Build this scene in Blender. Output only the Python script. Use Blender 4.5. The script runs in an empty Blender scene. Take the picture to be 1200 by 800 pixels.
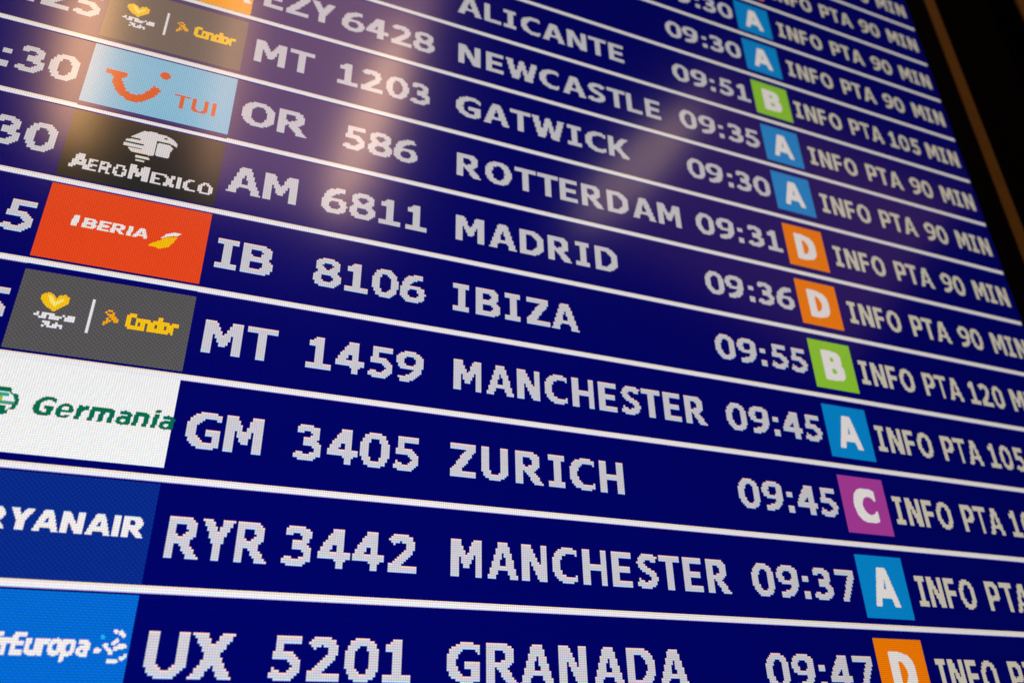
import bpy, math, random
from mathutils import Matrix, Vector

# ------------------------------------------------------------------ scale
ROW = 0.035            # metres between two row rules of the display
PX = ROW / 46.0        # one display pixel
Z0 = 2.20              # height of display row line 0 above the floor
# board plane is y = 0, facing -Y; display column u (in rows) -> x, display row v -> z
def wx(px): return px * PX
def wz(py): return Z0 - py * PX

sc = bpy.context.scene
C = sc.collection

# ------------------------------------------------------------------ camera
F_PX = 947.3745
RM = ((0.9287596, 0.0202072, -0.3701314), (0.1582131, 0.8813843, 0.4451183), (0.3352226, -0.4719676, 0.8153971))
TV = (-1.42779, -7.24876, 12.78151)
# display frame (x right, y down, z into the wall) -> world (x, z into = +y, down = -z)
B = Matrix(((1, 0, 0), (0, 0, 1), (0, -1, 0)))
Rm = Matrix(RM)
cpos = -(Rm.transposed() @ Vector(TV))
cam_loc = B @ cpos * ROW + Vector((0, 0, Z0))
# camera axes in the display frame are the rows of RM
ax = B @ Vector(RM[0]); ay = B @ (-Vector(RM[1])); az = B @ (-Vector(RM[2]))
cd = bpy.data.cameras.new('camera')
cam = bpy.data.objects.new('camera', cd); C.objects.link(cam)
m = Matrix((ax, ay, az)).transposed().to_4x4(); m.translation = cam_loc
cam.matrix_world = m
cd.sensor_fit = 'HORIZONTAL'; cd.sensor_width = 36.0
cd.lens = F_PX / 1200.0 * 36.0
cd.clip_start = 0.01; cd.clip_end = 100.0
cd.dof.use_dof = True
cd.dof.focus_distance = 0.29
cd.dof.aperture_fstop = 9.5
cd.dof.aperture_blades = 7
sc.camera = cam

# ------------------------------------------------------------------ world, lamps, exposure
w = bpy.data.worlds.new('World'); sc.world = w; w.use_nodes = True
bg = w.node_tree.nodes['Background']
bg.inputs[0].default_value = (0.9, 0.75, 0.65, 1); bg.inputs[1].default_value = 0.006
sc.view_settings.view_transform = 'Standard'; sc.view_settings.look = 'None'
sc.view_settings.exposure = 0.0; sc.view_settings.gamma = 1.0

LAMPS = [
    ((0.078, -1.3355, 3.5487), (0.9973, 0.0071, -0.0726), (0.0432, 0.7443, 0.6664), (0.0588, -0.6678, 0.742), -0.51, 0.982, 2.5, (1, 0.52, 0.5)),
    ((-0.3539, -1.3625, 3.4946), (0.992, -0.1082, 0.0644), (0.0342, 0.724, 0.689), (-0.1212, -0.6813, 0.7219), -0.423, 0.545, 2.0, (1, 0.55, 0.3)),
    ((-0.4904, -1.4229, 3.3813), (0.9822, -0.169, 0.0824), (0.0562, 0.6821, 0.7291), (-0.1794, -0.7114, 0.6795), -0.084, 0.477, 20, (1.0, 0.52, 0.2)),
    ((-0.1493, -1.4412, 3.4088), (0.998, -0.062, -0.0124), (0.0519, 0.6906, 0.7214), (-0.0361, -0.7206, 0.6924), 0.054, 0.576, 8, (1.0, 0.52, 0.2)),
    ((0.221, -1.45, 3.3736), (0.9775, -0.0334, -0.2085), (0.1738, 0.6879, 0.7047), (0.1199, -0.725, 0.6782), 0.092, 0.54, 14, (1, 0.6, 0.3)),
    ((0.9695, -1.2894, 3.2983), (0.7808, -0.0909, -0.6181), (0.4561, 0.759, 0.4646), (0.427, -0.6447, 0.6341), 0.124, 0.455, 3.2, (1, 0.66, 0.4)),
    ((1.3397, -1.194, 3.1439), (0.7944, 0.2326, -0.5611), (0.2041, 0.7678, 0.6073), (0.572, -0.597, 0.5625), -0.79, 0.518, 0.35, (1, 0.4, 0.3))]
def hall_lamps():
    for i, (pos, xa, ya, na, sx, sy, rad, col) in enumerate(LAMPS):
        ld = bpy.data.lights.new('hall_lamp', 'AREA'); ld.shape = 'ELLIPSE' if sx > 0 else 'RECTANGLE'
        sx = abs(sx)
        ld.size = sx; ld.size_y = sy
        area = sx * sy * (math.pi / 4 if ld.shape == 'ELLIPSE' else 1)
        ld.energy = rad * math.pi * area
        ld.color = col
        o = bpy.data.objects.new('hall_lamp', ld); C.objects.link(o)
        mm = Matrix((Vector(xa), Vector(ya), Vector(na))).transposed().to_4x4()
        mm.translation = Vector(pos); o.matrix_world = mm
hall_lamps()

# ------------------------------------------------------------------ materials
def srgb(r, g, b):
    f = lambda c: (c / 255 / 12.92) if c / 255 <= 0.04045 else ((c / 255 + 0.055) / 1.055) ** 2.4
    return (f(r), f(g), f(b))

def pixel_group():
    """Brightness of the display's pixel grid: three colour stripes stacked in every pixel,
    dark gaps between pixels, a small spread from pixel to pixel and a fine dither."""
    g = bpy.data.node_groups.new('pixel_grid', 'ShaderNodeTree')
    g.interface.new_socket('Dither', in_out='INPUT', socket_type='NodeSocketFloat')
    g.interface.new_socket('Color', in_out='OUTPUT', socket_type='NodeSocketColor')
    n, l = g.nodes, g.links
    gi = n.new('NodeGroupInput'); go = n.new('NodeGroupOutput')
    geo = n.new('ShaderNodeNewGeometry'); sep = n.new('ShaderNodeSeparateXYZ')
    l.new(geo.outputs['Position'], sep.inputs[0])
    def math_(op, a, b=None, c=None):
        q = n.new('ShaderNodeMath'); q.operation = op
        for i, v in enumerate((a, b, c)):
            if v is None: continue
            if isinstance(v, (int, float)): q.inputs[i].default_value = v
            else: l.new(v, q.inputs[i])
        return q.outputs[0]
    pu = math_('ADD', math_('DIVIDE', sep.outputs[0], PX), 400.0)
    pv = math_('ADD', math_('DIVIDE', math_('SUBTRACT', Z0, sep.outputs[2]), PX), 400.0)
    fu, fv = math_('FRACT', pu), math_('FRACT', pv)
    iu, iv = math_('FLOOR', pu), math_('FLOOR', pv)
    # stripes
    chans = []
    for k, cen in enumerate((0.17, 0.5, 0.83)):
        ang = math_('MULTIPLY', math_('SUBTRACT', fv, cen), 2 * math.pi)
        chans.append(math_('MULTIPLY_ADD', math_('COSINE', ang), 0.40, 1.0))
    # gaps between pixel columns
    ang = math_('MULTIPLY', fu, 2 * math.pi)
    gap = math_('MULTIPLY_ADD', math_('COSINE', ang), -0.13, 1.0)
    # pixel to pixel spread
    cmb = n.new('ShaderNodeCombineXYZ'); l.new(iu, cmb.inputs[0]); l.new(iv, cmb.inputs[1])
    wn = n.new('ShaderNodeTexWhiteNoise'); wn.noise_dimensions = '2D'; l.new(cmb.outputs[0], wn.inputs['Vector'])
    spread = math_('MULTIPLY_ADD', math_('SUBTRACT', wn.outputs['Value'], 0.5), 0.05, 1.0)
    # checker dither
    par = math_('MODULO', math_('ADD', iu, iv), 2.0)
    dth = math_('MULTIPLY_ADD', math_('SUBTRACT', par, 0.5), gi.outputs['Dither'], 1.0)
    al = math_('MULTIPLY', math_('MULTIPLY', gap, spread), dth)
    cc = n.new('ShaderNodeCombineColor')
    for k in range(3): l.new(math_('MULTIPLY', chans[k], al), cc.inputs[k])
    l.new(cc.outputs[0], go.inputs[0])
    return g
PIXELS = pixel_group()

MATS = {}
ANGLE_TINT = (0.15, 0.14, 0.11)
def screen_mat(name, rgb, strength=1.0, dither=0.0):
    if name in MATS: return MATS[name]
    mt = bpy.data.materials.new(name); mt.use_nodes = True
    nt = mt.node_tree; p = nt.nodes['Principled BSDF']
    p.inputs['Base Color'].default_value = (0.006, 0.006, 0.008, 1)
    p.inputs['Roughness'].default_value = 0.5
    p.inputs['Specular IOR Level'].default_value = 0.0
    # softly matt cover glass; dark tint added to imitate the panel's dimming at an angle
    p.inputs['Coat Weight'].default_value = 1.0
    p.inputs['Coat Roughness'].default_value = 0.14
    p.inputs['Coat IOR'].default_value = 1.5
    p.inputs['Coat Tint'].default_value = (*ANGLE_TINT, 1)
    gr = nt.nodes.new('ShaderNodeGroup'); gr.node_tree = PIXELS; gr.inputs['Dither'].default_value = dither
    mx = nt.nodes.new('ShaderNodeMix'); mx.data_type = 'RGBA'; mx.blend_type = 'MULTIPLY'
    mx.inputs[0].default_value = 1.0
    mx.inputs[6].default_value = (*[c / (t * 0.93) for c, t in zip(srgb(*rgb), ANGLE_TINT)], 1)
    nt.links.new(gr.outputs[0], mx.inputs[7])
    nt.links.new(mx.outputs[2], p.inputs['Emission Color'])
    p.inputs['Emission Strength'].default_value = strength
    MATS[name] = mt
    return mt

NAVY = screen_mat('display_navy', (0, 3, 102), 1.0, 0.12)
TEXT = screen_mat('display_text_white', (206, 203, 213))
TEXT_TOP = screen_mat('display_text_top_row', (232, 210, 209))  # lens colour fringe put into the tint of the letters' edge cells
TEXT_LOW = screen_mat('display_text_low_row', (194, 211, 236))
RULE = screen_mat('display_rule_white', (238, 237, 241))
RULE_TOP = screen_mat('display_rule_top_row', (250, 220, 214))
RULE_LOW = screen_mat('display_rule_low_row', (204, 222, 248))
PALE = screen_mat('display_logo_white', (240, 234, 234))
INFO = screen_mat('display_remark_white', (214, 206, 190))

def solid_mat(name, col, rough, metallic=0.0, noise=0.0, scale=60.0, spec=0.5):
    mt = bpy.data.materials.new(name); mt.use_nodes = True
    nt = mt.node_tree; p = nt.nodes['Principled BSDF']
    p.inputs['Base Color'].default_value = (*col, 1)
    p.inputs['Specular IOR Level'].default_value = spec; p.inputs['Roughness'].default_value = rough; p.inputs['Metallic'].default_value = metallic
    if noise:
        tx = nt.nodes.new('ShaderNodeTexNoise'); tx.inputs['Scale'].default_value = scale
        tx.inputs['Detail'].default_value = 4
        rp = nt.nodes.new('ShaderNodeValToRGB')
        rp.color_ramp.elements[0].color = (*[c * (1 - noise) for c in col], 1)
        rp.color_ramp.elements[1].color = (*[min(1, c * (1 + noise)) for c in col], 1)
        nt.links.new(tx.outputs['Fac'], rp.inputs[0]); nt.links.new(rp.outputs[0], p.inputs['Base Color'])
        bp = nt.nodes.new('ShaderNodeBump'); bp.inputs['Strength'].default_value = 0.08
        nt.links.new(tx.outputs['Fac'], bp.inputs['Height']); nt.links.new(bp.outputs[0], p.inputs['Normal'])
    return mt
BLACK = solid_mat('black_plastic', (0.0025, 0.0026, 0.0028), 0.7, 0, 0.3, 300, 0.03)
BRONZE = solid_mat('brown_trim', (0.24, 0.14, 0.03), 0.6, 0.0, 0.18, 40, 0.1)
DARKWALL = solid_mat('black_wall', (0.004, 0.004, 0.004), 0.95, 0, 0.3, 30, 0.0)

# ------------------------------------------------------------------ letter shapes (17 pixels high, y down)
def rect(x0, y0, x1, y1): return [(x0, y0), (x1, y0), (x1, y1), (x0, y1)]
def ell(x0, y0, x1, y1, n=2.35, k=40):
    cx, cy, a, b = (x0 + x1) / 2, (y0 + y1) / 2, (x1 - x0) / 2, (y1 - y0) / 2
    o = []
    for i in range(k):
        t = 2 * math.pi * i / k; c, s = math.cos(t), math.sin(t)
        o.append((cx + a * math.copysign(abs(c) ** (2 / n), c), cy + b * math.copysign(abs(s) ** (2 / n), s)))
    return o
def rr(x0, y0, x1, y1, r, right=True, bottom=False):
    """rectangle rounded on its right side, or along its bottom"""
    o = []
    def arc(cx, cy, a0):
        for i in range(9):
            a = a0 + math.pi / 2 * i / 8; o.append((cx + rx * math.cos(a), cy + ry * math.sin(a)))
    rx = ry = r
    if bottom:
        o += [(x0, y0), (x1, y0)]; arc(x1 - r, y1 - r, 0); arc(x0 + r, y1 - r, math.pi / 2)
    else:
        ry = min(r, (y1 - y0) / 2); o.append((x0, y0)); arc(x1 - r, y0 + ry, -math.pi / 2); arc(x1 - r, y1 - ry, 0); o.append((x0, y1))
    return o
def stroke(pts, t):
    """quads and joints along a path"""
    out = []
    for (x0, y0), (x1, y1) in zip(pts, pts[1:]):
        d = math.hypot(x1 - x0, y1 - y0) or 1; nx, ny = -(y1 - y0) / d * t / 2, (x1 - x0) / d * t / 2
        out.append([(x0 + nx, y0 + ny), (x1 + nx, y1 + ny), (x1 - nx, y1 - ny), (x0 - nx, y0 - ny)])
    for x, y in pts[1:-1]: out.append(ell(x - t / 2, y - t / 2, x + t / 2, y + t / 2, 2, 16))
    return out
# glyph: width, bearing, [ (+1/-1, polygon) ... ] in painting order
def P(*a): return [(1, p) for p in a]
def N(*a): return [(-1, p) for p in a]
G = {}
G['A'] = (16, .3, P([(0, 17), (5.6, 0), (10.4, 0), (16, 17), (11.8, 17), (10.6, 13.2), (5.4, 13.2), (4.2, 17)]) + N([(8, 4.3), (9.8, 10.4), (6.2, 10.4)]))
G['B'] = (13.5, 1.1, P(rect(0, 0, 4, 17), rr(0, 0, 12.6, 9, 4.5), rr(0, 7.4, 13.5, 17, 4.8)) + N(rr(4, 3, 8.6, 6.8, 2), rr(4, 9.7, 9.2, 14, 2.2)))
G['C'] = (13.5, .9, P(ell(0, 0, 17.2, 17, 2.2)) + N(ell(4.2, 3, 15, 14, 2.2), rect(13.5, -1, 20, 18), rect(9.5, 5.3, 15, 11.7), [(13.6, 0), (13.6, 1.2), (11.6, 0)], [(13.6, 17), (13.6, 15.8), (11.6, 17)]))
G['D'] = (14.5, 1.1, P(rr(0, 0, 14.5, 17, 7.6)) + N(rr(4, 3, 10.3, 14, 5)))
G['E'] = (11.2, 1.1, P(rect(0, 0, 4, 17), rect(0, 0, 11.2, 3), rect(0, 7, 10.6, 10), rect(0, 14, 11.2, 17)))
G['F'] = (11, 1.0, P(rect(0, 0, 4, 17), rect(0, 0, 11, 3), rect(0, 7, 10.2, 10)))
G['G'] = (14.6, .9, P(ell(0, 0, 17.6, 17, 2.2)) + N(ell(4.2, 3, 15.4, 14, 2.2), rect(14.6, -1, 20, 18), rect(9.5, 5.2, 15, 8), rect(8, 8, 15, 14.3), [(14.7, 0), (14.7, 1.3), (12.6, 0)]) + P(rect(7.6, 8, 14.6, 11), rect(10.6, 8, 14.6, 15.6), rect(9.6, 14, 14.6, 15.4)))
G['H'] = (14, 1.2, P(rect(0, 0, 4, 17), rect(10, 0, 14, 17), rect(0, 7, 14, 10)))
G['I'] = (9, 1.0, P(rect(0, 0, 9, 3), rect(0, 14, 9, 17), rect(2.6, 0, 6.5, 17)))
G['|'] = (4.4, 1.1, P(rect(0, 0, 4.4, 17)))
G['J'] = (9, .8, P(rect(4.5, 0, 8.6, 13), rr(0, 6, 8.6, 17, 4, bottom=True)) + N(rr(-1, 2, 4.5, 14, 2, bottom=True)))
G['K'] = (14.5, .8, P(rect(0, 0, 4, 17), [(3.5, 8.3), (9.2, 0), (14, 0), (7.8, 8), (14.6, 17), (9.6, 17), (4.8, 10.2), (3.5, 11.6)]))
G['L'] = (11, .8, P(rect(0, 0, 4, 17), rect(0, 14, 11, 17)))
G['M'] = (16, 1.2, P(rect(0, 0, 4, 17), rect(12, 0, 16, 17), [(0, 0), (4.7, 0), (8.1, 8), (11.4, 0), (16, 0), (12, 6), (9.4, 13), (6.7, 13), (4, 6)]))
G['N'] = (14, 1.2, P(rect(0, 0, 3.9, 17), rect(10.1, 0, 14, 17), [(0, 0), (4.8, 0), (10.1, 10.6), (14, 17), (9.3, 17), (3.9, 6.4)]))
G['O'] = (16, .8, P(ell(0, 0, 16, 17, 2.2)) + N(ell(4.2, 3, 11.8, 14, 2.2)))
G['P'] = (13, .9, P(rect(0, 0, 4, 17), rr(0, 0, 13, 11.4, 5)) + N(rr(4, 3, 8.7, 8.4, 2.4)))
G['R'] = (14.6, .8, P(rect(0, 0, 4, 17), rr(0, 0, 12.8, 10.3, 4.6), [(4, 9), (8.8, 9), (14.8, 17), (9.8, 17), (4.6, 9.8)]) + N(rr(4, 3, 8.6, 7.4, 2)))
G['S'] = (12.6, .8, P(*stroke([(11.9, 3), (9, 1.8), (6.2, 1.6), (3.4, 2.3), (2.0, 4.6), (3.2, 6.6), (6.2, 8.2), (9.3, 9.6), (10.7, 12), (9.5, 14.3), (6.4, 15.4), (3.4, 15.1), (.6, 13.9)], 3.5)))
G['T'] = (13, .3, P(rect(0, 0, 13, 3), rect(4.6, 0, 8.5, 17)))
G['U'] = (14, 1.1, P(rr(0, 0, 14, 17, 6.2, bottom=True)) + N(rr(4, -1, 10, 14, 3, bottom=True)))
G['W'] = (21, .2, P([(0, 0), (4.2, 0), (6.5, 11), (9, 0), (12, 0), (14.6, 11), (16.9, 0), (21, 0), (17.2, 17), (12.6, 17), (10.5, 7.2), (8.4, 17), (3.8, 17)]))
G['X'] = (15.4, .3, P([(0, 0), (5, 0), (7.8, 5), (10.5, 0), (15.3, 0), (10.3, 8.4), (15.5, 17), (10.5, 17), (7.6, 11.8), (4.8, 17), (0, 17), (5.2, 8.5)]))
G['Y'] = (14.6, .2, P([(0, 0), (4.9, 0), (7.3, 5.6), (9.8, 0), (14.6, 0), (9.4, 10.2), (9.4, 17), (5.2, 17), (5.2, 10.2)]))
G['Z'] = (13, .7, P([(.3, 0), (12.7, 0), (12.7, 3), (5.2, 14), (13, 14), (13, 17), (0, 17), (0, 14), (7.6, 3), (.3, 3)]))
G['0'] = (14, .6, P(ell(0, 0, 14, 17, 2.35)) + N(ell(4.1, 3, 9.9, 14, 2.5)))
G['1'] = (12, 1.6, P(rect(0, 14, 12, 17), rect(4.1, 0, 8, 17), [(.8, 2.1), (3, 1.8), (4.6, 0), (6, 0), (6, 5), (.8, 5)]))
G['2'] = (13, 1, P(rect(0, 14, 13, 17), *stroke([(.8, 3.6), (2.6, 2.1), (6.2, 1.6), (9.4, 2.5), (10.3, 5.2), (8.9, 8.2), (5.6, 11.6), (2.2, 14.6)], 3.6), rect(.2, 13, 3.4, 15)))
G['3'] = (13, 1, P(*stroke([(1.0, 3.2), (3.4, 1.8), (6.8, 1.6), (9.8, 2.9), (9.7, 5.8), (7.6, 7.6), (4, 8.2)], 3.4), *stroke([(4, 8.3), (7.6, 8.6), (10.7, 10.4), (10.5, 13.4), (7.6, 15.3), (4, 15.4), (.5, 13.9)], 3.4)))
G['4'] = (14, .5, P(rect(7.4, 0, 11.4, 17), rect(0, 10.2, 14, 13.3), [(6.4, 0), (9, 0), (9, 4), (4.2, 10.3), (0, 10.3)]))
G['5'] = (12.4, 1.2, P(rect(1.4, 0, 11.8, 3.1), rect(1.4, 0, 5.0, 9.3), rect(1.2, 7, 4, 9.6), *stroke([(1.6, 8.6), (4.6, 7.6), (8, 7.9), (10.5, 10.4), (10.2, 13.2), (7.4, 15.3), (3.8, 15.4), (.5, 13.9)], 3.5)) + N(rect(1, 9.6, 4.6, 11.4)))
G['6'] = (14, .6, P(ell(0, 6.4, 13.8, 17, 2.3), *stroke([(2.0, 12.5), (2.0, 9), (3.2, 5.4), (5.8, 2.8), (9, 1.7), (12.6, 1.6)], 3.7)) + N(ell(4.1, 9, 9.8, 14.2, 2.3)))
G['7'] = (13, .9, P(rect(0, 0, 13, 3), [(8.8, 3), (13, 3), (6.6, 17), (2.2, 17)]))
G['8'] = (14, .6, P(ell(.7, 0, 13.3, 9.2, 2.4), ell(0, 7.2, 14, 17, 2.4)) + N(ell(4.4, 2.7, 9.6, 6.6, 2.3), ell(4, 9.6, 10, 14.3, 2.3)))
G['9'] = (14, .6, [(s, [(14 - x, 17 - y) for x, y in p]) for s, p in G['6'][2]])
G[':'] = (4, 2.2, P(rect(0, 4.6, 4, 8.6), rect(0, 13, 4, 17)))
G['a'] = (11.4, .7, P(rect(7.4, 7, 11.2, 17), *stroke([(1.2, 6.6), (5, 5.9), (8.6, 7), (9.3, 10)], 3.2), ell(0, 9.2, 10.8, 17.2)) + N(ell(3.7, 11.4, 7.4, 15)))
G['d'] = (12.4, .7, P(rect(8.4, 0, 12.2, 17), ell(0, 4.3, 11.6, 17.2)) + N(ell(3.8, 7.2, 8.4, 14.4)))
G['e'] = (12.4, .7, P(ell(0, 4.2, 12.4, 17.2)) + N(ell(3.7, 6.6, 8.9, 14.8), rect(7, 12, 13, 14)) + P(rect(2, 9.6, 12.2, 12)))
G['i'] = (4, .9, P(rect(0, 4.5, 4, 17), rect(0, 0, 4, 3)))
G['m'] = (18.6, .9, P(rect(0, 4.5, 3.9, 17), rr(0, 4.3, 11.3, 17, 3.5), rr(7, 4.3, 18.6, 17, 3.5)) + N(rect(3.9, 7.4, 7.4, 18), rect(11.3, 7.4, 14.7, 18)) + P(rect(14.7, 8, 18.6, 17), rect(7.4, 8, 11.3, 17)))
G['n'] = (12, .9, P(rect(0, 4.5, 3.9, 17), rr(0, 4.3, 12, 17, 4)) + N(rect(3.9, 7.4, 8.1, 18)) + P(rect(8.1, 8.5, 12, 17)))
G['o'] = (12.6, .7, P(ell(0, 4.2, 12.6, 17.2)) + N(ell(3.9, 7.2, 8.7, 14.2)))
G['p'] = (12.4, .8, P(rect(0, 4.5, 3.9, 21.5), ell(.6, 4.3, 12.4, 17.2)) + N(ell(3.9, 7.2, 8.6, 14.4)))
G['r'] = (8, .8, P(rect(0, 4.5, 3.9, 17), [(3, 6), (5, 4.5), (8, 4.3), (8, 8), (5, 8.4), (3.9, 10)]))
G['s'] = (10.5, .6, P(*stroke([(10, 6.6), (6, 5.8), (2.6, 6.6), (2.4, 9), (5.4, 10.6), (8.4, 12), (8.6, 14.4), (5.6, 15.7), (.6, 14.6)], 3)))
G['t'] = (8, .5, P(rect(2, 1, 5.8, 17), rect(0, 4.5, 8, 7.3), rect(3, 14.2, 8, 17)))
G['u'] = (12, .9, P(rr(0, 4.5, 12, 17.2, 4.6, bottom=True), rect(8.1, 4.5, 12, 17)) + N(rr(3.9, 3, 8.1, 14.3, 2, bottom=True)))
G['y'] = (12, .3, P([(0, 4.5), (4.2, 4.5), (6.2, 12), (8.2, 4.5), (12, 4.5), (7, 21.5), (2.6, 21.5), (4.4, 16.6)]))

# ------------------------------------------------------------------ pixel rasteriser
def inside(poly, x, y):
    r = False; j = len(poly) - 1
    for i in range(len(poly)):
        xi, yi = poly[i]; xj, yj = poly[j]
        if (yi > y) != (yj > y) and x < (xj - xi) * (y - yi) / (yj - yi) + xi: r = not r
        j = i
    return r
def raster(shapes, res=1, ss=4, thr=0.5):
    """shapes: [(sign, polygon)] in pixels -> set of lit cells (1/res pixel)"""
    xs = [p[0] for s, q in shapes if s > 0 for p in q]; ys = [p[1] for s, q in shapes if s > 0 for p in q]
    x0, x1 = math.floor(min(xs) * res), math.ceil(max(xs) * res); y0, y1 = math.floor(min(ys) * res), math.ceil(max(ys) * res)
    boxes = [(s, q, min(p[0] for p in q), max(p[0] for p in q), min(p[1] for p in q), max(p[1] for p in q)) for s, q in shapes]
    lit = set()
    for cy in range(y0, y1):
        for cx in range(x0, x1):
            n = 0
            for a in range(ss):
                for b in range(ss):
                    x = (cx + (a + .5) / ss) / res; y = (cy + (b + .5) / ss) / res
                    v = False
                    for s, q, bx0, bx1, by0, by1 in boxes:
                        if v == (s > 0): continue
                        if bx0 <= x <= bx1 and by0 <= y <= by1 and inside(q, x, y): v = s > 0
                    n += v
            if n >= thr * ss * ss: lit.add((cx, cy))
    return lit
def rects_of(lit, res=1):
    """merge lit cells into rectangles (pixels)"""
    lit = set(lit); out = []
    for cy, cx in sorted((y, x) for x, y in lit):
        if (cx, cy) not in lit: continue
        x1 = cx
        while (x1 + 1, cy) in lit: x1 += 1
        y1 = cy
        while all((x, y1 + 1) in lit for x in range(cx, x1 + 1)) and (cx - 1, y1 + 1) not in lit and (x1 + 1, y1 + 1) not in lit: y1 += 1
        for y in range(cy, y1 + 1):
            for x in range(cx, x1 + 1): lit.discard((x, y))
        out.append((cx / res, cy / res, (x1 + 1) / res, (y1 + 1) / res))
    return out
CACHE = {}
def glyph_cells(ch, hs, vs=1.0, slant=0.0, fat=0.0, res=1, fx=0.0, thr=0.5):
    key = (ch, round(hs, 3), round(vs, 3), slant, fat, res, round(fx, 2), thr)
    if key not in CACHE:
        w_, b_, sh = G[ch]
        def tr(p, s):
            q = []
            cx = sum(a for a, _ in p) / len(p); cy = sum(b for _, b in p) / len(p)
            for x, y in p:
                if fat:
                    x += fat * s * (1 if x > cx else -1); y += fat * .8 * s * (1 if y > cy else -1)
                q.append((x * hs + slant * (17 - y) * vs + fx, y * vs))
            return q
        CACHE[key] = raster([(s, tr(p, s)) for s, p in sh], res, thr=thr)
    return CACHE[key]
def text_cells(s, left, top, width=None, cap=17, gap=1.0, slant=0.0, scale=None, res=1, fat=0.0, snap=True, thr=0.5):
    """lit cells of a string: left and top in pixels; width is the inked width it has to fill"""
    vs = cap / 17.0
    nat = sum(G[c][0] for c in s if c != ' ')
    gaps = 0.0; prev = None
    for c in s:
        if c == ' ': gaps += 5.0; prev = None if prev is None else ' '; continue
        if prev and prev != ' ': gaps += (G[prev][1] + G[c][1]) * gap
        prev = c
    hs = scale or vs
    if width is not None and scale is None: hs = width / (nat + gaps)
    sp = 1.0
    if width is not None and scale is not None: sp = (width - nat * hs) / max(gaps * hs, 1e-6)
    lit = set(); x = left; prev = None
    for c in s:
        if c == ' ': x += 5 * hs * sp; prev = ' '; continue
        if prev and prev != ' ': x += (G[prev][1] + G[c][1]) * gap * hs * sp
        ix = round(x * res) if snap else math.floor(x * res)
        for a, b in glyph_cells(c, hs, vs, slant, fat, res, 0.0, thr): lit.add((a + ix, b + round(top * res)))
        x += G[c][0] * hs; prev = c
    return lit

# ------------------------------------------------------------------ mesh builders
def mesh_obj(name, faces, mats, parent=None, origin=None):
    """faces: [(rect in px, depth in layers, material index)] on the display plane"""
    xs = [r[0] for r, d, i in faces] + [r[2] for r, d, i in faces]; ys = [r[1] for r, d, i in faces] + [r[3] for r, d, i in faces]
    ox, oz = wx((min(xs) + max(xs)) / 2), wz((min(ys) + max(ys)) / 2)
    vs, fs, mi = [], [], []
    for (x0, y0, x1, y1), d, i in faces:
        k = len(vs); y = -d * LAYER
        vs += [(wx(x0) - ox, y, wz(y1) - oz), (wx(x1) - ox, y, wz(y1) - oz), (wx(x1) - ox, y, wz(y0) - oz), (wx(x0) - ox, y, wz(y0) - oz)]
        fs.append((k, k + 1, k + 2, k + 3)); mi.append(i)
    me = bpy.data.meshes.new(name); me.from_pydata(vs, [], fs)
    for mt in mats: me.materials.append(mt)
    me.polygons.foreach_set('material_index', mi); me.update()
    o = bpy.data.objects.new(name, me); C.objects.link(o)
    place(o, Vector((ox, 0, oz)), parent)
    return o
LAYER = 0.00004
def place(o, wpos, parent):
    o['wpos'] = 0
    POS[o.name] = wpos.copy()
    if parent is not None:
        o.parent = parent; o.location = wpos - POS[parent.name]
    else: o.location = wpos
    del o['wpos']
POS = {}
def box_obj(name, x0, x1, y0, y1, z0, z1, mat, parent=None, bevel=0.0):
    import bmesh
    bm = bmesh.new(); bmesh.ops.create_cube(bm, size=1)
    bmesh.ops.scale(bm, vec=(x1 - x0, y1 - y0, z1 - z0), verts=bm.verts)
    if bevel: bmesh.ops.bevel(bm, geom=bm.edges[:], offset=bevel, segments=3, profile=.6, affect='EDGES')
    me = bpy.data.meshes.new(name); bm.to_mesh(me); bm.free(); me.materials.append(mat)
    o = bpy.data.objects.new(name, me); C.objects.link(o)
    place(o, Vector(((x0 + x1) / 2, (y0 + y1) / 2, (z0 + z1) / 2)), parent)
    return o
def ring_obj(name, o4, i4, y0, y1, mat, parent, bevel=0.0008):
    """a rectangular frame: outer and inner rectangle (x0,x1,z0,z1), front y0, back y1"""
    import bmesh
    bm = bmesh.new()
    cx, cz = (o4[0] + o4[1]) / 2, (o4[2] + o4[3]) / 2
    def loop(r, y): return [bm.verts.new((x - cx, y, z - cz)) for x, z in ((r[0], r[2]), (r[1], r[2]), (r[1], r[3]), (r[0], r[3]))]
    of, inf, ob, ib = loop(o4, y0), loop(i4, y0), loop(o4, y1), loop(i4, y1)
    for i in range(4):
        j = (i + 1) % 4
        bm.faces.new((of[i], of[j], inf[j], inf[i])); bm.faces.new((ob[j], ob[i], ib[i], ib[j]))
        bm.faces.new((of[j], of[i], ob[i], ob[j])); bm.faces.new((inf[i], inf[j], ib[j], ib[i]))
    bmesh.ops.recalc_face_normals(bm, faces=bm.faces[:])
    if bevel: bmesh.ops.bevel(bm, geom=bm.edges[:], offset=bevel, segments=2, profile=.6, affect='EDGES')
    me = bpy.data.meshes.new(name); bm.to_mesh(me); bm.free(); me.materials.append(mat)
    o = bpy.data.objects.new(name, me); C.objects.link(o)
    place(o, Vector((cx, 0, cz)), parent)
    return o

# ------------------------------------------------------------------ the wall and the boards' cases
SU0, SU1 = -300, 488          # lit screen, pixels
SV0, SV1 = -207, 620
wall = box_obj('wall', -3, 3, 0.02, 0.22, 0, 5, DARKWALL); wall['kind'] = 'structure'

board = bpy.data.objects.new('departures_board', None); C.objects.link(board)
place(board, Vector((wx((SU0 + SU1) / 2), 0.02, wz(SV1 + 60))), None)
board['label'] = 'lit blue departures display with rows of white flight text in a thin brown frame'
board['category'] = 'departures board'

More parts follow.
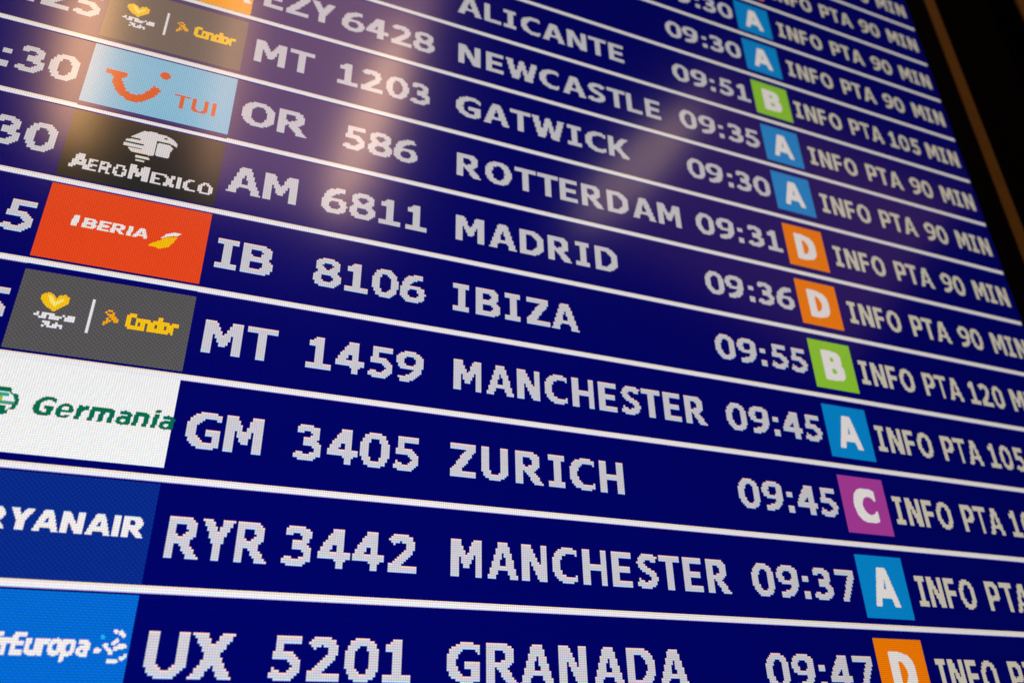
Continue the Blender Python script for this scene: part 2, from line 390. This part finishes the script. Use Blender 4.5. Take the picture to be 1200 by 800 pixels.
def case(parent, u0, u1, v0, v1, trim_l, trim_r):
    box_obj('housing', wx(u0 - 20), wx(u1 + 20), 0.0012, 0.0195, wz(v1 + 40), wz(v0 - 40), BLACK, parent, 0.001)
    s = box_obj('screen_panel', wx(u0), wx(u1), 0.0002, 0.0010, wz(v1), wz(v0), NAVY, parent)
    ring_obj('bezel', (wx(trim_l[1]), wx(trim_r[0]), wz(v1 + 34), wz(v0 - 34)), (wx(u0 + 1), wx(u1 - 1), wz(v1 - 1), wz(v0 + 1)), -0.0006, 0.0011, BLACK, parent, 0.0003)
    ring_obj('frame_trim', (wx(trim_l[0]), wx(trim_r[1]), wz(v1 + 54), wz(v0 - 54)), (wx(trim_l[1]) , wx(trim_r[0]), wz(v1 + 34), wz(v0 - 34)), -0.0012, 0.0195, BRONZE, parent, 0.0006)
    return s
case(board, SU0, SU1, SV0, SV1, (SU0 - 48, SU0 - 29), (515.5, 530.5))

# the neighbouring board: only the edge of its frame shows in the dark
nb = bpy.data.objects.new('dark_display_board', None); C.objects.link(nb)
place(nb, Vector((wx(674 + 424), 0.02, wz(SV1 + 60))), None)
nb['label'] = 'unlit neighbouring display board, only its dim brown frame edge showing in the top right corner'
nb['category'] = 'departures board'
def dark_case(parent, u0, u1, v0, v1):
    box_obj('housing', wx(u0 + .5), wx(u1 - .5), 0.0012, 0.0195, wz(v1 + 19.5), wz(v0 - 19.5), BLACK, parent, 0.0004)
    ring_obj('frame_trim', (wx(u0), wx(u1), wz(v1 + 20), wz(v0 - 20)), (wx(u0 + 17), wx(u1 - 17), wz(v1 + 3), wz(v0 - 3)), -0.0010, 0.0011, BRONZE, parent, 0.0004)
dark_case(nb, 674, 1522, SV0 - 34, SV1 + 34)

# ------------------------------------------------------------------ rows
ROWDEF = {
    -3: (None, None, None, None, None, None, 'A', '90'),
    -2: (None, None, None, None, None, None, 'A', '90'),
    -1: (None, None, None, None, None, None, 'D', '90'),
    0: (None, None, None, None, None, '09:30', 'A', '90'),
    1: (None, None, None, None, None, '09:30', 'A', '90'),
    2: (None, None, None, '7', 'ALICANTE', '09:51', 'B', '105'),
    3: ('orange', None, 'EZY', '6428', 'NEWCASTLE', '09:35', 'A', '90'),
    4: ('grey', '09:25', 'MT', '1203', 'GATWICK', '09:30', 'A', '90'),
    5: ('sky', '09:30', 'OR', '586', 'ROTTERDAM', '09:31', 'D', '90'),
    6: ('dark', '09:30', 'AM', '6811', 'MADRID', '09:36', 'D', '90'),
    7: ('red', '09:35', 'IB', '8106', 'IBIZA', '09:55', 'B', '120'),
    8: ('grey', '09:35', 'MT', '1459', 'MANCHESTER', '09:45', 'A', '105'),
    9: ('white', None, 'GM', '3405', 'ZURICH', '09:45', 'C', '105'),
    10: ('royal', None, 'RYR', '3442', 'MANCHESTER', '09:37', 'A', '90'),
    11: ('azure', None, 'UX', '5201', 'GRANADA', '09:47', 'D', '90'),
    12: (None, None, None, None, None, None, None, None),
}
VOFF = {0: 1, 3: 0, 4: -1, 10: 1}
def vrow(k): return 46 * k + VOFF.get(k, 0)
TU0, TU1 = -168, -97
GATE_RGB = {'A': (6, 138, 214), 'B': (146, 204, 56), 'C': (172, 62, 158), 'D': (250, 128, 6)}

def tiles_of(lit, d, i, res=1): return [(r, d, i) for r in rects_of(lit, res)]
def shape_cells(polys, res=2): return raster([(1, p) for p in polys], res)
def off(cells, dx, dy, res=1): return {(a + round(dx * res), b + round(dy * res)) for a, b in cells}

def logo_tile(kind, v, parent):
    """airline tile: one mesh, its mark drawn in materials of its own"""
    x0 = TU0; f = []; mats = []
    top, bot = 2, 43; strip = []
    def base(mat): mats.append(mat); f.append(((x0, v + top, TU1, v + bot), 2, 0))
    def mk(mat): mats.append(mat); return len(mats) - 1
    if kind == 'orange':
        base(screen_mat('tile_orange', (255, 160, 2), 1, .05)); i = mk(PALE)
        f.extend(tiles_of(off(text_cells('easyJet', 9, 21.5, 61, 12, scale=.62), x0, v), 3, i))
    elif kind == 'grey':
        top = 4; base(screen_mat('tile_grey', (88, 86, 88), 1, .3)); strip = [(x0, v + 1, TU1, v + 4)]
        y = screen_mat('mark_yellow', (252, 196, 22)); i = mk(y)
        heart = [(9, 17.5), (9.4, 15), (11.4, 14), (13.6, 14.6), (14.7, 16.6), (16, 14.8), (18.2, 14), (20, 15.4), (20, 18), (18, 20.4), (15, 23), (11.2, 20.6)]
        f.extend(tiles_of(off(shape_cells([heart]), x0, v, 2), 3, i, 2))
        i2 = mk(screen_mat('mark_light_yellow', (255, 232, 120)))
        f.extend(tiles_of(off(shape_cells([[(11.5, 15.4), (13, 15.6), (14.8, 18.4), (17.4, 16.2), (18.6, 16.2), (15, 20.6), (13, 19)]]), x0, v, 2), 4, i2, 2))
        i3 = mk(screen_mat('mark_white', (232, 230, 236)))
        # two tiny lines of lettering, a few pixels high
        rnd = random.Random(5)
        for lx, ly, n in ((7, 24, 17), (12, 28, 8)):
            cells = set()
            for c in range(n):
                for r in range(3):
                    if rnd.random() < .62 or (r == 1 and c % 3): cells.add((lx + c, ly + r))
            f.extend(tiles_of(off(cells, x0, v), 3, i3))
        f.append(((x0 + 29, v + 14, x0 + 30.2, v + 31), 3, i3))
        i4 = mk(screen_mat('mark_amber', (246, 168, 20)))
        bird = {(36, 18), (37, 18), (38, 19), (35, 19), (36, 20), (37, 20), (38, 20), (37, 21), (38, 21), (39, 21), (36, 22), (38, 22), (39, 22), (40, 22), (36, 23), (37, 23), (39, 23), (40, 23), (35, 24), (36, 24), (35, 25)}
        f.extend(tiles_of(off(bird, x0, v), 3, i4))
        f.extend(tiles_of(off(text_cells('Condor', 43.5, 17.6, 21.5, 8, gap=.3, fat=.5), x0, v), 3, i))
    elif kind == 'sky':
        bot = 42; base(screen_mat('tile_sky_blue', (124, 190, 224), 1, .10)); strip = [(x0, v + 42, TU1, v + 45)]
        o_ = screen_mat('mark_orange', (222, 84, 16)); i = mk(o_)
        cap = [(8.2, 16.8), (18, 16.8), (18, 20), (16.2, 20.6), (11, 20.6), (8.2, 19.6)]
        smile = stroke([(13.8, 18.5), (14.2, 24), (17, 29.6), (21, 32.4), (25.5, 32.2), (29.6, 29), (33.6, 22.2)], 4.5)
        dot = [(32.4, 12.6), (34, 10.4), (36.6, 10.2), (38.4, 12.4), (37, 15), (34, 15.2)]
        f.extend(tiles_of(off(shape_cells([cap] + smile + [dot], 1), x0, v), 3, i))
        f.extend(tiles_of(off({(x, y) for x, y in [(a, 23) for a in range(42, 50)] + [(a, b) for a in (45, 46) for b in range(23, 32)]
                  + [(a, b) for a in (51, 52, 57, 58) for b in range(23, 30)] + [(a, 31) for a in range(52, 58)] + [(a, 30) for a in (51, 52, 53, 56, 57, 58)]
                  + [(a, b) for a in (61, 62) for b in range(23, 32)]}, x0, v), 3, i))
    elif kind == 'dark':
        base(screen_mat('tile_dark', (24, 34, 36), 1, .3)); strip = [(x0, v + 43, TU1, v + 44)]
        i = mk(screen_mat('mark_soft_white', (224, 218, 220)))
        head = [(27, 11), (32.4, 6), (37, 5.6), (44, 6.4), (47, 8), (48.8, 10.4), (48.4, 12.2), (46.8, 11), (45, 10.6), (39, 10.6), (39, 20), (36.5, 21), (32, 21), (28.5, 20.6), (27, 18.6)]
        lit = raster([(1, head), (1, rect(39.8, 11.6, 45.8, 19.8)), (1, [(45, 12), (46.8, 13), (46.6, 15.5), (45, 16)]), (1, rect(31, 22.2, 37.4, 23.4)), (1, rect(31.5, 24.4, 35.6, 25.5)),
                      (1, rect(25.2, 13.2, 30, 14.6)), (1, rect(24.4, 15.6, 33, 17.2)),
                      (-1, rect(24, 14.6, 33.4, 15.5)), (-1, rect(24, 17.2, 33.2, 18.1)), (-1, rect(24, 11.6, 31.4, 12.5)), (-1, rect(26, 20.2, 36.4, 21.3)), (-1, rect(42, 7.6, 43.6, 8.6))], 2)
        f.extend(tiles_of(off(lit, x0, v, 2), 3, i, 2))
        f.extend(tiles_of(off(text_cells('A', 4.5, 28.4, cap=9, scale=.52), x0, v), 3, i))
        f.extend(tiles_of(off(text_cells('ERO', 12, 29.8, 17, cap=7.4, thr=.52), x0, v), 3, i))
        f.extend(tiles_of(off(text_cells('M', 30, 28.4, cap=9, scale=.54), x0, v), 3, i))
        f.extend(tiles_of(off(text_cells('EX|CO', 39.6, 29.8, 29, cap=7.4, thr=.52), x0, v), 3, i))
    elif kind == 'red':
        base(screen_mat('tile_red', (234, 72, 30), 1, .08)); i = mk(PALE)
        f.extend(tiles_of(off(text_cells('BER|A', 16.4, 17.8, 28.6, 5.6, slant=.12, res=2), x0, v, 2), 3, i, 2))
        f.extend(tiles_of(off(raster([(1, [(11.8, 23.3), (12.6, 17.8), (15.2, 17.8), (14.5, 23.3)])], 2), x0, v, 2), 3, i, 2))
        i2 = mk(screen_mat('mark_gold', (250, 190, 10)))
        f.extend(tiles_of(off(shape_cells([[(45.4, 26.6), (50, 23), (52.5, 20.6), (57.6, 19.4), (56.4, 22.6), (54.6, 25.6), (51, 27.4)]], 2), x0, v, 2), 3, i2, 2))
        f.extend(tiles_of(off(shape_cells([[(50.2, 22), (52.6, 18.8), (55.4, 17.2), (59.2, 17.2), (57.6, 18.7), (53.6, 19.8)]], 2), x0, v, 2), 4, i, 2))
    elif kind == 'white':
        top, bot = 1, 42; base(screen_mat('tile_white', (242, 241, 243), 1, .02)); strip = [(x0, v + 42, TU1, v + 45)]
        i = mk(screen_mat('mark_green', (4, 108, 78)))
        f.extend(tiles_of(off(text_cells('Germania', 17.2, 16.6, 54, 8.6, slant=.16, scale=.5, res=2), x0, v, 2), 3, i, 2))
        i2 = mk(screen_mat('mark_teal', (60, 160, 140))); i3 = mk(screen_mat('mark_leaf', (150, 190, 60)))
        ring_ = raster([(1, ell(-.5, 14.4, 12, 26.6, 2)), (-1, ell(1, 16.2, 10.4, 25, 2)), (-1, [(8.6, 13), (12, 13), (10.4, 17), (8.2, 16.6)]), (-1, rect(9, 24, 13, 27)), (1, rect(1.2, 22.6, 8, 26))], 2)
        f.extend(tiles_of(off(ring_, x0, v, 2), 3, i, 2))
        f.extend(tiles_of(off(raster([(1, rect(1.6, 17.2, 8, 18.6)), (1, rect(1.2, 20.4, 10.2, 21.7))], 2), x0, v, 2), 4, i2, 2))
        f.extend(tiles_of(off(raster([(1, rect(1.4, 18.8, 6, 20.3))], 2), x0, v, 2), 4, i3, 2))
    elif kind == 'royal':
        base(screen_mat('tile_royal_blue', (8, 42, 138), 1, .35)); i = mk(PALE)
        f.extend(tiles_of(off(text_cells('RYANA|R', 11.2, 16.7, 57, 8.5, gap=1.1, fat=.3, res=2), x0, v, 2), 3, i, 2))
    elif kind == 'azure':
        base(screen_mat('tile_azure', (4, 104, 208), 1, .14)); i = mk(PALE)
        f.extend(tiles_of(off(text_cells('AirEuropa', 20.8, 16.8, 36, 7.6, gap=.45, slant=.06, res=2, fat=.25), x0, v, 2), 3, i, 2))
        dots = [(59.1, 22.6, 1.3, .9), (61.6, 20.9, .9, .9), (64.4, 15.6, .9, .8), (66.4, 16.2, .9, 1.0), (67.2, 17, .7, .8), (64.3, 19.9, .8, .8), (65.3, 19, .7, .8), (62.9, 22.2, .8, .8), (63.8, 23.2, .8, .8), (65.2, 21.8, .9, .8), (67.2, 20.9, 1.8, .9), (64.8, 26.3, 2, .9), (68, 25.2, .9, .8), (69, 24.2, .6, .7)]
        f.extend(tiles_of(off(raster([(1, ell(x - a, y - b, x + a, y + b, 2.4, 12)) for x, y, a, b in dots], 2), x0 + .8, v, 2), 3, i, 2))
        i2 = mk(screen_mat('mark_cyan', (30, 180, 240)))
        f.extend(tiles_of(off(raster([(1, ell(60.4, 17, 62, 18.6, 2, 12))], 2), x0, v, 2), 3, i2, 2))
    if strip:
        i = mk(NAVY)
        for r in strip: f.append((r, 2.5, i))
    o = mesh_obj('airline_tile', f, mats, parent); o['label'] = TILE_LABEL[kind]
    return o

TILE_LABEL = {'orange': 'orange airline tile with white lettering', 'grey': 'grey airline tile with a yellow heart, a thin bar and yellow lettering',
              'sky': 'pale blue airline tile with an orange smile and orange lettering', 'dark': 'dark airline tile with a white eagle head above white lettering',
              'red': 'red airline tile with white lettering and a gold wing', 'white': 'white airline tile with a green round mark and green lettering',
              'royal': 'deep blue airline tile with bold white lettering', 'azure': 'bright blue airline tile with white lettering and a burst of dots'}
def gate_tile(ch, v, parent):
    mt = screen_mat('gate_%s' % {'A': 'blue', 'B': 'green', 'C': 'purple', 'D': 'orange'}[ch], GATE_RGB[ch], 1, .04)
    f = [((269, v + 5.5, 303, v + 40), 2, 0)]
    cells = glyph_cells(ch, GATE_W[ch] / (G[ch][0] + 1.6), 19.5 / 17, fat=.75, res=2)
    xs = [a for a, b in cells]; ys = [b for a, b in cells]
    dx = 2 * 286 - (min(xs) + max(xs) + 1) / 2; dy = 2 * (v + 22.6) - (min(ys) + max(ys) + 1) / 2
    f += tiles_of({(a + round(dx), b + round(dy)) for a, b in cells}, 3, 1, 2)
    o = mesh_obj('terminal_tile', f, [mt, PALE], parent)
    o['label'] = '%s square tile with a white letter %s' % ({'A': 'blue', 'B': 'green', 'C': 'purple', 'D': 'orange'}[ch], ch)
    return o
GATE_W = {'A': 18, 'B': 16.6, 'C': 16.8, 'D': 17}

SPAN = {'MANCHESTER': 151, 'ALICANTE': 125.7, 'NEWCASTLE': 149.7, 'GATWICK': 121.5, 'ROTTERDAM': 153.5, 'MADRID': 103, 'IBIZA': 74.3, 'ZURICH': 95, 'GRANADA': 121.3,
        'EZY': 41.4, 'MT': 33, 'OR': 35.4, 'AM': 35, 'IB': 27.6, 'GM': 32.6, 'RYR': 40.2, 'UX': 32.6}
def word(name, s, left, v, width, parent, mat=TEXT, top=14.7):
    lit = text_cells(s, left, round(v + top), width, gap=1.45 if name == 'destination' else 1.0, thr=.54)
    if v < 300: return mesh_obj(name, tiles_of(lit, 2, 0), [mat], parent)
    up = {c for c in lit if (c[0], c[1] - 1) not in lit}; low = {c for c in lit if (c[0], c[1] + 1) not in lit} - up
    return mesh_obj(name, tiles_of(lit - up - low, 2, 0) + tiles_of(up, 2, 1) + tiles_of(low, 2, 2), [mat, TEXT_TOP, TEXT_LOW], parent)

for k, (logo, sched, code, num, dest, est, gate, mins) in ROWDEF.items():
    v = vrow(k); vn = vrow(k + 1)
    row = mesh_obj('flight_row', [((SU0 + .5, v + 2, SU1 - .5, vn - 2), 1, 0)], [NAVY], board)
    if sched: word('scheduled_time', sched, -237 if len(sched) == 5 else -185.5, v, 66 if len(sched) == 5 else 13, row)
    if logo: logo_tile(logo, v, row)
    if code: word('airline_code', code, -91.3 + {'AM': -1.5, 'OR': -1, 'IB': -.7}.get(code, 0), v, SPAN[code], row)
    if num:
        n4 = len(num) == 4
        word('flight_number', num, (-44.9 if n4 else -37.2) + (1 if num[0] == '1' else 0), v, ((58.9 if n4 else 43.4) - (1 if num[0] == '1' else 0) - (1 if num[-1] in '135' and n4 else 0)), row)
    if dest: word('destination', dest, 30.5 - (1.2 if dest[0] in 'AGIZ' else 0), v, SPAN[dest], row)
    if est: word('estimated_time', est, 195.8, v, 69.4, row)
    if gate: gate_tile(gate, v, row)
    if mins is not None:
        top = round(v + 14.7)
        sh = (3 if len(mins) == 2 else 0) - (1.5 if k > 9 else 0)
        lit = text_cells('INFO', 308 + sh, top, 46, gap=1.5, thr=.62)
        lit |= text_cells('PTA', 363 + sh * 1.2, top, 36 if sh > 0 else 34.4, gap=1.2, thr=.62)
        lit |= text_cells(mins, 411.5 if len(mins) == 2 else 404 + sh, top, 23 if len(mins) == 2 else 33, gap=1.3, thr=.62)
        lit |= text_cells('MIN', 444.7, top, 36.4, gap=1.4, thr=.62)
        mesh_obj('remark', tiles_of(lit, 2, 0), [INFO], row)
    

for k in range(-4, 14):
    v = vrow(k)
    mesh_obj('divider_line', [((SU0 + .5, v - 1.8, 485.7, v - 1), 1.5, 1), ((SU0 + .5, v - 1, 485.7, v + .8), 1.5, 0), ((SU0 + .5, v + .8, 485.7, v + 1.2), 1.5, 2)], [RULE, RULE_TOP, RULE_LOW], board)
